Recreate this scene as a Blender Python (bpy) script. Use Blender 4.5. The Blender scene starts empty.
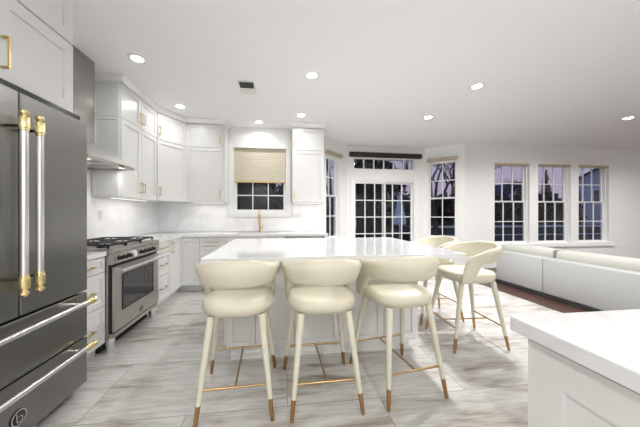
import bpy, bmesh, math, random
from math import sin, cos, pi, radians, atan, hypot
from mathutils import Vector, Matrix

sc = bpy.context.scene
col = sc.collection
rnd = random.Random(7)
CEIL = 2.86

# ------------------------------------------------------------ camera, sky, exposure
cam_d = bpy.data.cameras.new('camera'); cam = bpy.data.objects.new('camera', cam_d); col.objects.link(cam)
cam.location = (0, 0, 1.25)
cam.rotation_euler = (radians(90), 0, -atan(31/255))
cam_d.sensor_width = 36; cam_d.lens = 36*255/640
cam_d.shift_x = 10/640; cam_d.clip_start = .05; cam_d.clip_end = 300
sc.camera = cam
sc.view_settings.view_transform = 'Standard'; sc.view_settings.look = 'None'
sc.view_settings.gamma = 1; sc.view_settings.exposure = 0.62; sc.view_settings.use_curve_mapping = False
try: sc.cycles.max_bounces = 10; sc.cycles.diffuse_bounces = 6; sc.cycles.transparent_max_bounces = 16
except Exception: pass

w = bpy.data.worlds.new('dusk_sky'); sc.world = w; w.use_nodes = True
nt = w.node_tree; bg = nt.nodes['Background']
tc = nt.nodes.new('ShaderNodeTexCoord'); sp = nt.nodes.new('ShaderNodeSeparateXYZ'); cr = nt.nodes.new('ShaderNodeValToRGB')
nt.links.new(tc.outputs['Generated'], sp.inputs[0]); nt.links.new(sp.outputs['Z'], cr.inputs[0]); nt.links.new(cr.outputs[0], bg.inputs[0])
cr.color_ramp.elements[0].position = 0.0; cr.color_ramp.elements[0].color = (.62,.52,.66,1)
cr.color_ramp.elements[1].position = .6; cr.color_ramp.elements[1].color = (.30,.34,.62,1)
bg.inputs[1].default_value = .52

ISLE_W = 11       # watts of the lamp above the island
LAMP_W = 2.4      # watts of each recessed ceiling lamp
LIVING_W = 32    # watts of the lamps over the nook and the living area
NEAR_FILL_W = 2.2      # watts of each added fill lamp in the unseen row nearest the camera
REAR_FILL_W = 16.5     # watts of each fill lamp added out of view behind the camera
STRIP_W = .5    # watts of each under-cabinet light strip

# ------------------------------------------------------------ materials
def node_mat(name, color, rough=.5, metal=0., bump=0., bscale=80, var=0., vscale=4, coat=0., spec=.5, emit=0., stretch=(1,1,1)):
    m = bpy.data.materials.new(name); m.use_nodes = True; n = m.node_tree
    b = n.nodes['Principled BSDF']
    b.inputs['Base Color'].default_value = (*color, 1); b.inputs['Roughness'].default_value = rough
    b.inputs['Metallic'].default_value = metal; b.inputs['Specular IOR Level'].default_value = spec
    b.inputs['Coat Weight'].default_value = coat
    if emit: b.inputs['Emission Color'].default_value = (*color,1); b.inputs['Emission Strength'].default_value = emit
    t = n.nodes.new('ShaderNodeTexCoord'); mp = n.nodes.new('ShaderNodeMapping'); mp.inputs['Scale'].default_value = stretch
    n.links.new(t.outputs['Object'], mp.inputs[0])
    if bump:
        x = n.nodes.new('ShaderNodeTexNoise'); x.inputs['Scale'].default_value = bscale
        bp = n.nodes.new('ShaderNodeBump'); bp.inputs['Strength'].default_value = bump; bp.inputs['Distance'].default_value = .002
        n.links.new(mp.outputs[0], x.inputs['Vector']); n.links.new(x.outputs['Fac'], bp.inputs['Height']); n.links.new(bp.outputs[0], b.inputs['Normal'])
    if var:
        x = n.nodes.new('ShaderNodeTexNoise'); x.inputs['Scale'].default_value = vscale; x.inputs['Detail'].default_value = 4
        r = n.nodes.new('ShaderNodeMapRange'); r.inputs[3].default_value = 1-var; r.inputs[4].default_value = 1+var*.6
        mx = n.nodes.new('ShaderNodeMix'); mx.data_type = 'RGBA'; mx.blend_type = 'MULTIPLY'; mx.inputs[0].default_value = 1
        mx.inputs[6].default_value = (*color,1)
        n.links.new(mp.outputs[0], x.inputs['Vector']); n.links.new(x.outputs['Fac'], r.inputs[0]); n.links.new(r.outputs[0], mx.inputs[7])
        n.links.new(mx.outputs[2], b.inputs['Base Color'])
    return m

M = {}
M['wall'] = node_mat('wall_paint', (.80,.80,.79), .6, bump=.15, bscale=220)
M['ceiling'] = node_mat('ceiling_paint', (.84,.84,.845), .8, bump=.15, bscale=180)
M['trim'] = node_mat('trim_paint', (.82,.82,.81), .35)
M['cab'] = node_mat('cabinet_lacquer', (.70,.70,.69), .28, bump=.05, bscale=30)
M['cabin'] = node_mat('cabinet_carcass', (.60,.60,.585), .5)
M['cream'] = node_mat('cream_leather', (.61,.575,.455), .36, bump=.2, bscale=260)
M['creamleg'] = node_mat('cream_enamel', (.62,.59,.48), .35)
M['brass'] = node_mat('brushed_brass', (.62,.47,.22), .28, metal=1, bump=.1, bscale=150)
M['rod'] = node_mat('aged_brass_rod', (.46,.31,.16), .3, metal=1)
M['bronze'] = node_mat('bronze_tip', (.42,.25,.11), .33, metal=1)
M['gold'] = node_mat('polished_gold', (.86,.72,.38), .2, metal=1)
M['steel'] = node_mat('brushed_steel', (.50,.48,.45), .3, metal=1, bump=.12, bscale=60, stretch=(1,1,30))
M['steel_lt'] = node_mat('bright_steel', (.82,.82,.81), .22, metal=1)
M['steel_dk'] = node_mat('dark_reflect_steel', (.34,.325,.31), .2, metal=1, bump=.08, bscale=50, stretch=(1,1,30))  # chimney steel, darkened in colour for the dark side it reflects
M['fridge'] = node_mat('fridge_steel', (.27,.265,.255), .27, metal=1, bump=.1, bscale=50, stretch=(1,1,30))
M['black'] = node_mat('cast_iron', (.012,.012,.012), .45)
M['dark'] = node_mat('dark_gap', (.02,.02,.02), .7)
M['knob'] = node_mat('black_enamel', (.015,.015,.015), .2)
M['sofa'] = node_mat('sofa_white_leather', (.41,.415,.41), .45, bump=.15, bscale=160)
M['sofac'] = node_mat('sofa_cushion_leather', (.50,.50,.455), .5, bump=.15, bscale=160)
M['shade'] = node_mat('woven_shade', (.60,.55,.44), .8, bump=.3, bscale=60, var=.14, vscale=7, stretch=(.6,1,16))
M['shadeb'] = node_mat('shade_hem', (.62,.47,.22), .7)
M['cassette'] = node_mat('cream_cassette', (.46,.40,.29), .5)
M['brown'] = node_mat('brown_cassette', (.022,.010,.007), .4)
M['plastic'] = node_mat('white_plastic', (.78,.78,.76), .35)
M['lens'] = node_mat('lamp_lens', (1,.98,.94), .4, emit=14)
M['strip'] = node_mat('led_lens', (1,.98,.95), .4, emit=.8)
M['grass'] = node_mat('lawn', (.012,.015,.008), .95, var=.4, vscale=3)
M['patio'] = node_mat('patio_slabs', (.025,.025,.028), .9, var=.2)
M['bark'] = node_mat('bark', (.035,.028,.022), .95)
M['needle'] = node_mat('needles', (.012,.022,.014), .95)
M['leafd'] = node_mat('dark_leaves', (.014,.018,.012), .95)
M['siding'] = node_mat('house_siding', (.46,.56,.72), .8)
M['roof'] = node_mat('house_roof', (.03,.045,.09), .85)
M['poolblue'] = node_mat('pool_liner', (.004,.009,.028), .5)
M['umb'] = node_mat('umbrella_cloth', (.55,.72,.86), .85)

def quartz():
    m = node_mat('white_quartz', (.86,.86,.855), .09, coat=.2); n = m.node_tree; b = n.nodes['Principled BSDF']
    t = n.nodes.new('ShaderNodeTexCoord'); x = n.nodes.new('ShaderNodeTexNoise'); x.inputs['Scale'].default_value = 1.6; x.inputs['Detail'].default_value = 6; x.inputs['Distortion'].default_value = 1.5
    r = n.nodes.new('ShaderNodeValToRGB'); e = r.color_ramp.elements
    e[0].position = .46; e[0].color = (.74,.74,.74,1); e[1].position = .54; e[1].color = (.74,.74,.74,1)
    k = r.color_ramp.elements.new(.5); k.color = (.69,.69,.69,1)
    n.links.new(t.outputs['Object'], x.inputs['Vector']); n.links.new(x.outputs['Fac'], r.inputs[0]); n.links.new(r.outputs[0], b.inputs['Base Color'])
    return m
M['quartz'] = quartz()
def marble_splash():
    m = node_mat('splash_marble', (.84,.84,.845), .15); n = m.node_tree; b = n.nodes['Principled BSDF']
    t = n.nodes.new('ShaderNodeTexCoord'); x = n.nodes.new('ShaderNodeTexNoise'); x.inputs['Scale'].default_value = 1.3; x.inputs['Detail'].default_value = 8; x.inputs['Distortion'].default_value = 2.2
    r = n.nodes.new('ShaderNodeValToRGB'); e = r.color_ramp.elements
    e[0].position = .42; e[0].color = (.85,.85,.855,1); e[1].position = .60; e[1].color = (.85,.85,.855,1)
    k = e.new(.5); k.color = (.79,.79,.80,1)
    n.links.new(t.outputs['Object'], x.inputs['Vector']); n.links.new(x.outputs['Fac'], r.inputs[0]); n.links.new(r.outputs[0], b.inputs['Base Color'])
    return m
M['splash'] = marble_splash()

def tile_floor():
    m = bpy.data.materials.new('striated_marble_tile'); m.use_nodes = True; n = m.node_tree; L = n.links; b = n.nodes['Principled BSDF']
    b.inputs['Roughness'].default_value = .22
    N = n.nodes.new
    t = N('ShaderNodeTexCoord')
    def brick(c1, c2, mortar, bias=0):
        br = N('ShaderNodeTexBrick'); br.offset = .5; br.inputs['Scale'].default_value = 1
        br.inputs['Brick Width'].default_value = 1.25; br.inputs['Row Height'].default_value = .61
        br.inputs['Mortar Size'].default_value = .0022; br.inputs['Mortar Smooth'].default_value = .1; br.inputs['Bias'].default_value = bias
        br.inputs['Color1'].default_value = c1; br.inputs['Color2'].default_value = c2; br.inputs['Mortar'].default_value = mortar
        mp = N('ShaderNodeMapping'); mp.inputs['Location'].default_value = (.57, 4*.61-1.66, 0)
        L.new(t.outputs['Object'], mp.inputs[0]); L.new(mp.outputs[0], br.inputs['Vector'])
        return br
    b1 = brick((0,0,0,1),(1,1,1,1),(.5,.5,.5,1))
    # per tile offset of the vein pattern
    sep = N('ShaderNodeSeparateColor'); L.new(b1.outputs['Color'], sep.inputs[0])
    mul = N('ShaderNodeMath'); mul.operation = 'MULTIPLY'; mul.inputs[1].default_value = 37; L.new(sep.outputs[0], mul.inputs[0])
    cmb = N('ShaderNodeCombineXYZ'); L.new(mul.outputs[0], cmb.inputs['Z']); L.new(mul.outputs[0], cmb.inputs['X'])
    add = N('ShaderNodeVectorMath'); add.operation = 'ADD'; L.new(t.outputs['Object'], add.inputs[0]); L.new(cmb.outputs[0], add.inputs[1])
    def noise(scale, stretch, detail, dist):
        mp = N('ShaderNodeMapping'); mp.inputs['Scale'].default_value = stretch
        x = N('ShaderNodeTexNoise'); x.inputs['Scale'].default_value = scale; x.inputs['Detail'].default_value = detail; x.inputs['Distortion'].default_value = dist; x.inputs['Roughness'].default_value = .62
        L.new(add.outputs[0], mp.inputs[0]); L.new(mp.outputs[0], x.inputs['Vector']); return x
    n1 = noise(1.7, (.9,5.5,1), 12, .8)
    n2 = noise(1.2, (.8,2.2,1), 4, .7)
    n3 = noise(7, (.7,7,1), 9, .6)
    r1 = N('ShaderNodeValToRGB'); L.new(n1.outputs['Fac'], r1.inputs[0]); e = r1.color_ramp.elements
    e[0].position = .30; e[0].color = (.22,.19,.15,1); e[1].position = .62; e[1].color = (.58,.57,.55,1)
    k = e.new(.43); k.color = (.40,.365,.32,1); k = e.new(.52); k.color = (.52,.505,.48,1)
    r3 = N('ShaderNodeMapRange'); L.new(n3.outputs['Fac'], r3.inputs[0]); r3.inputs[1].default_value=.3; r3.inputs[2].default_value=.7; r3.inputs[3].default_value = .74; r3.inputs[4].default_value = 1.10
    r2 = N('ShaderNodeMapRange'); L.new(n2.outputs['Fac'], r2.inputs[0]); r2.inputs[1].default_value=.42; r2.inputs[2].default_value=.58; r2.inputs[3].default_value = 0; r2.inputs[4].default_value = .75
    mx = N('ShaderNodeMix'); mx.data_type = 'RGBA'; mx.inputs[7].default_value = (.62,.615,.60,1)
    L.new(r2.outputs[0], mx.inputs[0]); L.new(r1.outputs[0], mx.inputs[6])
    m2 = N('ShaderNodeMix'); m2.data_type = 'RGBA'; m2.blend_type = 'MULTIPLY'; m2.inputs[0].default_value = 1
    L.new(mx.outputs[2], m2.inputs[6]); L.new(r3.outputs[0], m2.inputs[7])
    m3 = N('ShaderNodeMix'); m3.data_type = 'RGBA'; m3.inputs[7].default_value = (.22,.21,.20,1)
    L.new(b1.outputs['Fac'], m3.inputs[0]); L.new(m2.outputs[2], m3.inputs[6]); L.new(m3.outputs[2], b.inputs['Base Color'])
    return m
M['tile'] = tile_floor()
def wood():
    m = node_mat('brown_wood', (.075,.032,.022), .35, var=.35, vscale=3, stretch=(9,1,1)); return m
M['wood'] = wood()
def glass():
    m = bpy.data.materials.new('window_glass'); m.use_nodes = True; n = m.node_tree; n.nodes.clear()
    o = n.nodes.new('ShaderNodeOutputMaterial'); mx = n.nodes.new('ShaderNodeMixShader'); tr = n.nodes.new('ShaderNodeBsdfTransparent'); gl = n.nodes.new('ShaderNodeBsdfGlossy'); fr = n.nodes.new('ShaderNodeLayerWeight'); pw = n.nodes.new('ShaderNodeMath'); pw.operation='POWER'; pw.inputs[1].default_value=4; ad = n.nodes.new('ShaderNodeMath'); ad.operation='MULTIPLY_ADD'; ad.inputs[1].default_value=.6; ad.inputs[2].default_value=.022
    n.links.new(fr.outputs['Facing'], pw.inputs[0]); n.links.new(pw.outputs[0], ad.inputs[0]); gl.inputs['Roughness'].default_value = .0; tr.inputs[0].default_value = (.92,.94,.95,1)
    n.links.new(ad.outputs[0], mx.inputs[0]); n.links.new(tr.outputs[0], mx.inputs[1]); n.links.new(gl.outputs[0], mx.inputs[2]); n.links.new(mx.outputs[0], o.inputs[0])
    return m
M['glass'] = glass()
M['ovenglass'] = node_mat('oven_glass', (.018,.02,.022), .04, spec=.9)

# ------------------------------------------------------------ mesh helpers
class MB:
    def __init__(s, m=None): s.bm = bmesh.new(); s.m = m or Matrix.Identity(4)
    def v(s, p): return s.bm.verts.new(s.m @ Vector(p))
    def box(s, x0, x1, y0, y1, z0, z1, bev=0, seg=2):
        x0,x1 = sorted((x0,x1)); y0,y1 = sorted((y0,y1)); z0,z1 = sorted((z0,z1))
        c = [s.v(p) for p in ((x0,y0,z0),(x1,y0,z0),(x1,y1,z0),(x0,y1,z0),(x0,y0,z1),(x1,y0,z1),(x1,y1,z1),(x0,y1,z1))]
        f = [s.bm.faces.new([c[i] for i in q]) for q in ((0,3,2,1),(4,5,6,7),(0,1,5,4),(1,2,6,5),(2,3,7,6),(3,0,4,7))]
        if bev:
            es = list({e for a in f for e in a.edges})
            bmesh.ops.bevel(s.bm, geom=es, offset=bev, segments=seg, affect='EDGES', profile=.5)
        return s
    def shaker(s, x0, x1, z0, z1, y, th=.02, stile=.058, depth=.012):
        # a door slab whose front (towards -y) has a sunk centre panel
        c = [s.v(p) for p in ((x0,y,z0),(x1,y,z0),(x1,y,z1),(x0,y,z1),(x0,y-th,z0),(x1,y-th,z0),(x1,y-th,z1),(x0,y-th,z1))]
        for q in ((0,1,2,3),(0,4,5,1),(1,5,6,2),(2,6,7,3),(3,7,4,0)): s.bm.faces.new([c[i] for i in q])
        a = stile; g = .006
        i1 = [s.v(p) for p in ((x0+a,y-th,z0+a),(x1-a,y-th,z0+a),(x1-a,y-th,z1-a),(x0+a,y-th,z1-a))]
        i2 = [s.v(p) for p in ((x0+a+g*.3,y-th+depth,z0+a+g*.3),(x1-a-g*.3,y-th+depth,z0+a+g*.3),(x1-a-g*.3,y-th+depth,z1-a-g*.3),(x0+a+g*.3,y-th+depth,z1-a-g*.3))]
        o = c[4:]
        for k in range(4):
            j = (k+1)%4
            s.bm.faces.new((o[k],i1[k],i1[j],o[j])); s.bm.faces.new((i1[k],i2[k],i2[j],i1[j]))
        s.bm.faces.new(i2)
        return s
    def prism(s, poly, z0, z1):
        a = [s.v((p[0],p[1],z0)) for p in poly]; b = [s.v((p[0],p[1],z1)) for p in poly]
        s.bm.faces.new(a[::-1]); s.bm.faces.new(b)
        for i in range(len(poly)):
            j = (i+1)%len(poly); s.bm.faces.new((a[i],a[j],b[j],b[i]))
        return s
    def poly(s, pts): s.bm.faces.new([s.v(p) for p in pts]); return s
    def ring_loft(s, rings, close=True):
        R = [[s.v(p) for p in r] for r in rings]; n = len(R[0])
        for a, b in zip(R, R[1:]):
            for i in range(n):
                j = (i+1)%n; s.bm.faces.new((a[i],a[j],b[j],b[i]))
        if close: s.bm.faces.new(R[0][::-1]); s.bm.faces.new(R[-1])
        return s
    def tube(s, pts, radii, seg=12):
        pts = [Vector(p) for p in pts]
        if not hasattr(radii, '__len__'): radii = [radii]*len(pts)
        rings = []; up = None
        for i, p in enumerate(pts):
            d = (pts[min(i+1,len(pts)-1)]-pts[max(i-1,0)]).normalized()
            if up is None: up = Vector((0,0,1)) if abs(d.z) < .9 else Vector((1,0,0))
            a = d.cross(up).normalized(); b = a.cross(d).normalized(); up = b
            rings.append([p+(a*cos(2*pi*k/seg)+b*sin(2*pi*k/seg))*radii[i] for k in range(seg)])
        return s.ring_loft(rings)
    def lathe(s, prof, c=(0,0,0), axis='z', seg=24):
        rings = []
        for r, h in prof:
            ring = []
            for k in range(seg):
                a = 2*pi*k/seg; u, v2 = max(r,1e-4)*cos(a), max(r,1e-4)*sin(a)
                q = {'z':(u,v2,h),'y':(u,h,-v2),'x':(h,u,v2)}[axis]
                ring.append((c[0]+q[0],c[1]+q[1],c[2]+q[2]))
            rings.append(ring)
        return s.ring_loft(rings)
    def build(s, name, mat, parent=None, smooth=False, **props):
        bmesh.ops.recalc_face_normals(s.bm, faces=s.bm.faces)
        me = bpy.data.meshes.new(name); s.bm.to_mesh(me); s.bm.free()
        me.materials.append(M[mat] if isinstance(mat, str) else mat)
        if smooth:
            for p in me.polygons: p.use_smooth = True
            try: me.set_sharp_from_angle(angle=radians(smooth if smooth is not True else 40))
            except Exception: pass
        o = bpy.data.objects.new(name, me); col.objects.link(o)
        if parent: o.parent = parent
        for k, v in props.items(): o[k] = v
        return o

def thing(name, label, cat, loc=(0,0,0), rz=0, group=None):
    o = bpy.data.objects.new(name, None); col.objects.link(o); o.empty_display_size = .1
    o.location = loc; o.rotation_euler = (0,0,rz); o['label'] = label; o['category'] = cat
    if group: o['group'] = group
    return o
def tag(o, label, cat, group=None):
    o['label'] = label; o['category'] = cat
    if group: o['group'] = group
    return o
def struct(mb, name, mat, parent=None, **k):
    o = mb.build(name, mat, parent, **k)
    if not parent: o['kind'] = 'structure'
    return o
def copy_tree(o, parent=None):
    c = o.copy(); col.objects.link(c)
    if parent: c.parent = parent
    for ch in [x for x in bpy.data.objects if x.parent == o]: copy_tree(ch, c)
    return c
def frame_m(p, q):
    # local x runs p->q, local y points to the left of that direction
    d = Vector((q[0]-p[0], q[1]-p[1])).normalized()
    return Matrix(((d.x,-d.y,0,p[0]),(d.y,d.x,0,p[1]),(0,0,1,0),(0,0,0,1)))

# ------------------------------------------------------------ room shell
LW, BW = -2.15, 4.86
def wall(name, p, q, holes=(), th=.16, mat='wall', z1=CEIL, ext=(0,0)):
    # walked p->q with the room on the right hand side: thickness goes to local +y
    mb = MB(frame_m(p,q)); L = hypot(q[0]-p[0], q[1]-p[1]); hs = sorted(holes); u = -ext[0]
    for (a,b,*zs) in hs:
        mb.box(u,a,0,th,0,z1); z = 0
        for c,d in zip(zs[::2], zs[1::2]):
            if c > z: mb.box(a,b,0,th,z,c)
            z = d
        mb.box(a,b,0,th,z,z1); u = b
    mb.box(u,L+ext[1],0,th,0,z1)
    return struct(mb, name, mat)
NA, NB, NC, ND = (.9,5.2), (1.6,5.9), (3.6,5.95), (4.2,5.35)
XR, YB = 9.9, -3.2
wall('wall_left', (LW,YB), (LW,BW), ext=(0,.16))
SINKW = (-.83, .13, 1.27, 2.47)      # opening: x0, x1, z0, z1
wall('wall_back', (LW,BW), (.83,BW), [(SINKW[0]-LW, SINKW[1]-LW, SINKW[2], SINKW[3])])
wall('wall_nook_corner', (.83,BW), NA)
wall('wall_nook_left', NA, NB, [(.12,.66,.70,2.50)])
wall('wall_slider', NB, (3.6,5.95), [(.155,1.74,0,2.06,2.30,2.60)], ext=(.06,.06))
wall('wall_nook_right', NC, ND, [(.07,.69,.66,2.51)])
TW = [(4.96,5.87),(6.10,6.99),(7.21,8.07)]
wall('wall_windows', ND, (XR,5.35), [(a-ND[0],b-ND[0],.54,2.43) for a,b in TW], ext=(0,.16))
wall('wall_right', (XR,5.35), (XR,YB), ext=(0,.16))
wall('wall_rear', (XR,YB), (LW,YB), ext=(0,.16))
room_poly = [(LW-.1,YB-.1),(XR+.1,YB-.1),(XR+.1,5.45),(4.25,5.45),(3.65,6.05),(1.5,6.05),(.8,5.3),(.73,4.96),(LW-.1,4.96)]
struct(MB().prism(room_poly, CEIL, CEIL+.12), 'ceiling', 'ceiling')
XW = 3.56
struct(MB().prism([(LW-.1,YB-.1),(XW,YB-.1),(XW,6.03),(1.5,6.03),(.8,5.3),(.73,4.96),(LW-.1,4.96)], -.06, 0), 'floor', 'tile')
struct(MB().prism([(XW,YB-.1),(XR+.1,YB-.1),(XR+.1,5.45),(4.25,5.45),(3.65,6.03),(XW,6.03)], -.06, -.0), 'floor_wood', 'wood')
struct(MB().box(XW-.02,XW+.02,YB,5.95,0,.006), 'trim_1', 'wood')
def baseboard(name, p, q):
    mb = MB(frame_m(p,q)); L = hypot(q[0]-p[0], q[1]-p[1])
    mb.box(0,L,-.014,-.001,0,.12); mb.box(0,L,-.018,-.001,0,.02); struct(mb, name, 'trim')
baseboard('baseboard_windows', (4.22,5.35), (XR-.02,5.35))
baseboard('baseboard_nook_right', (3.61,5.94), (4.18,5.37))
baseboard('baseboard_nook_left', (.93,5.23), (1.56,5.86))
baseboard('baseboard_right', (XR,5.3), (XR,YB+.02))

def hung_window(n, p, q, u0, u1, z0, z1, cols, rail, casing=.0, setback=.06, sill=None, hem=None, cassette=None):
    """double hung window in the wall p->q: upper and lower sash, each cols x 2 panes"""
    fm = frame_m(p,q)
    root = bpy.data.objects.new('window_%d' % n, None); col.objects.link(root); root['kind'] = 'structure'
    root.matrix_world = fm
    f = MB(); t = .02
    f.box(u0,u0+t,setback-.02,.15,z0,z1); f.box(u1-t,u1,setback-.02,.15,z0,z1); f.box(u0+t,u1-t,setback-.02,.15,z1-t,z1); f.box(u0+t,u1-t,setback-.02,.15,z0,z0+t)
    f.build('window_frame', 'trim', root)
    for k,(a,b,yy) in enumerate(((rail-.02,z1-t,setback+.045),(z0+t,rail+.02,setback+.012))):
        s_ = MB(); x0,x1 = u0+t,u1-t; r = .025
        s_.box(x0,x0+r,yy,yy+.03,a,b); s_.box(x1-r,x1,yy,yy+.03,a,b); s_.box(x0+r,x1-r,yy,yy+.03,a,a+r+.008); s_.box(x0+r,x1-r,yy,yy+.03,b-r,b)
        gx0,gx1,gz0,gz1 = x0+r,x1-r,a+r+.008,b-r
        for i in range(1,cols): c = gx0+(gx1-gx0)*i/cols; s_.box(c-.009,c+.009,yy+.003,yy+.027,gz0,gz1)
        c = (gz0+gz1)/2; s_.box(gx0,gx1,yy+.005,yy+.025,c-.009,c+.009)
        so = s_.build('sash', 'trim', root)
        MB().box(gx0,gx1,yy+.013,yy+.017,gz0,gz1).build('pane', 'glass', so)
    MB().box((u0+u1)/2-.03,(u0+u1)/2+.03,setback-.005,setback+.012,rail+.008,rail+.02).build('sash_lock', 'trim', root)
    if casing:
        c = MB(); w_ = casing
        c.box(u0-w_,u0,-.018,-.001,z0-w_,z1+w_,.003); c.box(u1,u1+w_,-.018,-.001,z0-w_,z1+w_,.003); c.box(u0,u1,-.018,-.001,z1,z1+w_,.003); c.box(u0,u1,-.018,-.001,z0-w_,z0,.003)
        c.build('casing', 'trim', root)
    return root, fm

hung_window(1, (LW,BW), (.83,BW), SINKW[0]-LW, SINKW[1]-LW, SINKW[2], SINKW[3], 3, 1.87, casing=.09, setback=.07)
hung_window(2, NA, NB, .12,.66,.70,2.50, 2, 1.64)
hung_window(3, NC, ND, .07,.69,.66,2.51, 2, 1.62)
for i,(a,b) in enumerate(TW):
    hung_window(4+i, ND, (XR,5.35), a-ND[0], b-ND[0], .54, 2.43, 3, 1.53, setback=.08)
# transom above the slider: one row of six panes
fm = frame_m(NB,(3.6,5.95))
tr_ = bpy.data.objects.new('window_7', None); col.objects.link(tr_); tr_['kind'] = 'structure'; tr_.matrix_world = fm
f = MB(); f.box(.15,.18,.02,.15,2.30,2.60); f.box(1.71,1.74,.02,.15,2.30,2.60); f.box(.18,1.71,.02,.15,2.30,2.33); f.box(.18,1.71,.02,.15,2.57,2.60)
for i in range(1,6): c = .18+1.53*i/6; f.box(c-.012,c+.012,.04,.08,2.33,2.57)
f.build('window_frame', 'trim', tr_); MB().box(.18,1.71,.058,.062,2.33,2.57).build('pane', 'glass', tr_)
# sliding patio door
dr = bpy.data.objects.new('door_1', None); col.objects.link(dr); dr['kind'] = 'structure'; dr.matrix_world = fm
f = MB(); f.box(.16,.19,.0,.15,.02,2.06); f.box(1.71,1.74,.0,.15,.02,2.06); f.box(.19,1.71,0,.15,2.02,2.06); f.box(.16,1.74,0,.15,0,.03); f.build('door_frame', 'trim', dr)
c = MB(); c.box(.09,.155,-.02,-.001,0,2.12,.003); c.box(1.745,1.81,-.02,-.001,0,2.12,.003); c.box(.155,1.745,-.02,-.001,2.065,2.12,.003); c.build('casing','trim',dr)
for (x0,x1,yy) in ((.19,.985,.035),(.925,1.71,.085)):
    s_ = MB(); r = .03; s_.box(x0,x0+r,yy,yy+.04,.03,2.02); s_.box(x1-r,x1,yy,yy+.04,.03,2.02); s_.box(x0+r,x1-r,yy,yy+.04,1.975,2.02); s_.box(x0+r,x1-r,yy,yy+.04,.03,.11)
    for i in (1,2): cc = x0+r+(x1-x0-2*r)*i/3; s_.box(cc-.01,cc+.01,yy+.005,yy+.035,.11,1.975)
    for i in range(1,5): z = 1.975-.405*i; s_.box(x0+r,x1-r,yy+.007,yy+.033,z-.01,z+.01)
    so = s_.build('door_panel', 'trim', dr); MB().box(x0+r,x1-r,yy+.018,yy+.022,.11,1.975).build('pane','glass',so)
    if x0 < .5: MB().tube([(x0+.02,yy-.0,.88),(x0+.02,yy-.04,.92),(x0+.02,yy-.04,1.1),(x0+.02,yy,1.14)],.009,8).build('door_handle','plastic',so,smooth=True)
# long stool (sill) under the three windows
struct(MB().box(4.90,8.20,5.31,5.349,.455,.54,.004), 'trim_2', 'trim')
# marble backsplash panels on both kitchen walls (the surface of the walls)
sb = MB(); sb.box(LW+.001,LW+.012,1.98,BW-.001,.92,1.46); sb.box(LW+.001,LW+.012,2.0,3.22,1.46,1.95)
sb.box(LW+.012,-.95,BW-.012,BW-.001,.92,1.46); sb.box(-.95,.245,BW-.012,BW-.001,.92,1.175); sb.box(.245,.82,BW-.012,BW-.001,.92,1.46)
o = struct(sb, 'wall_backsplash', 'splash')

# ------------------------------------------------------------ blinds and cassettes
def cassette_on(fm, u0, u1, z0, z1, mat, label, depth=.075, group=None, inside=0, name='roller_blind'):
    t = thing(name, label, 'blind', group=group); t.matrix_world = fm @ Matrix.Translation(((u0+u1)/2, 0, z0))
    h = z1-z0; L = (u1-u0)/2
    y1 = inside-.0015
    MB().box(-L+.008,L-.008,y1-depth,y1,.0,h,.006).build('cassette', mat, t)
    for a,b in ((-L,-L+.008),(L-.008,L)): MB().box(a,b,y1-depth-.003,y1,-.003,h+.003).build('end_cap', mat, t)
    MB().tube([(-L+.02,y1-depth/2,-.006),(L-.02,y1-depth/2,-.006)],.009,8).build('hem_bar', 'cassette' if mat!='brown' else 'brown', t)
    return t
cassette_on(fm, .05, 1.86, 2.60, 2.70, 'brown', 'dark brown blind cassette above the row of small panes over the patio door', .1)
cassette_on(frame_m(NA,NB), .07,.70,2.51,2.58,'cassette','cream blind cassette over the narrow window beside the tall white cabinet', .06)
cassette_on(frame_m(NC,ND), .06,.73,2.51,2.58,'cassette','cream blind cassette over the single window between the patio door and the three windows', .06)
tl = ['cream blind cassette recessed atop the window nearest the patio door, of the row of three', 'cream blind cassette recessed atop the middle window of the row of three', 'cream blind cassette recessed atop the last window of the three, farthest from the patio door']
for (a,b),l in zip(TW,tl):
    cassette_on(frame_m(ND,(XR,5.35)), a-ND[0]+.003, b-ND[0]-.003, 2.382,2.427,'cassette', l, .055, 'recessed blind cassettes of the three windows', inside=.06)
t = thing('roman_shade', 'woven beige shade half lowered in the window above the sink', 'blind', ((SINKW[0]+SINKW[1])/2, BW, 1.86))
wd = (SINKW[1]-SINKW[0])/2-.004
mb = MB(); rows = 26; H_ = SINKW[3]-.005-1.86
prof = []
for i in range(rows+1):
    z = H_*i/rows; prof.append((.028+.0022*(i%2), z))
a_ = [[mb.v((sx*wd,y,z)) for sx in (-1,1)] for y,z in prof]; b_ = [[mb.v((sx*wd,y+.01,z)) for sx in (-1,1)] for y,z in prof]
for i in range(rows):
    mb.bm.faces.new((a_[i][0],a_[i][1],a_[i+1][1],a_[i+1][0])); mb.bm.faces.new((b_[i][0],b_[i+1][0],b_[i+1][1],b_[i][1]))
    mb.bm.faces.new((a_[i][0],a_[i+1][0],b_[i+1][0],b_[i][0])); mb.bm.faces.new((a_[i][1],b_[i][1],b_[i+1][1],a_[i+1][1]))
mb.build('shade_panel','shade',t)
MB().box(-wd,wd,.018,.045,-.03,.002,.004).build('hem_bar','shadeb',t)
MB().box(-wd,wd,.005,.05,H_-.03,H_,.003).build('head_rail','cassette',t)

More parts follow.
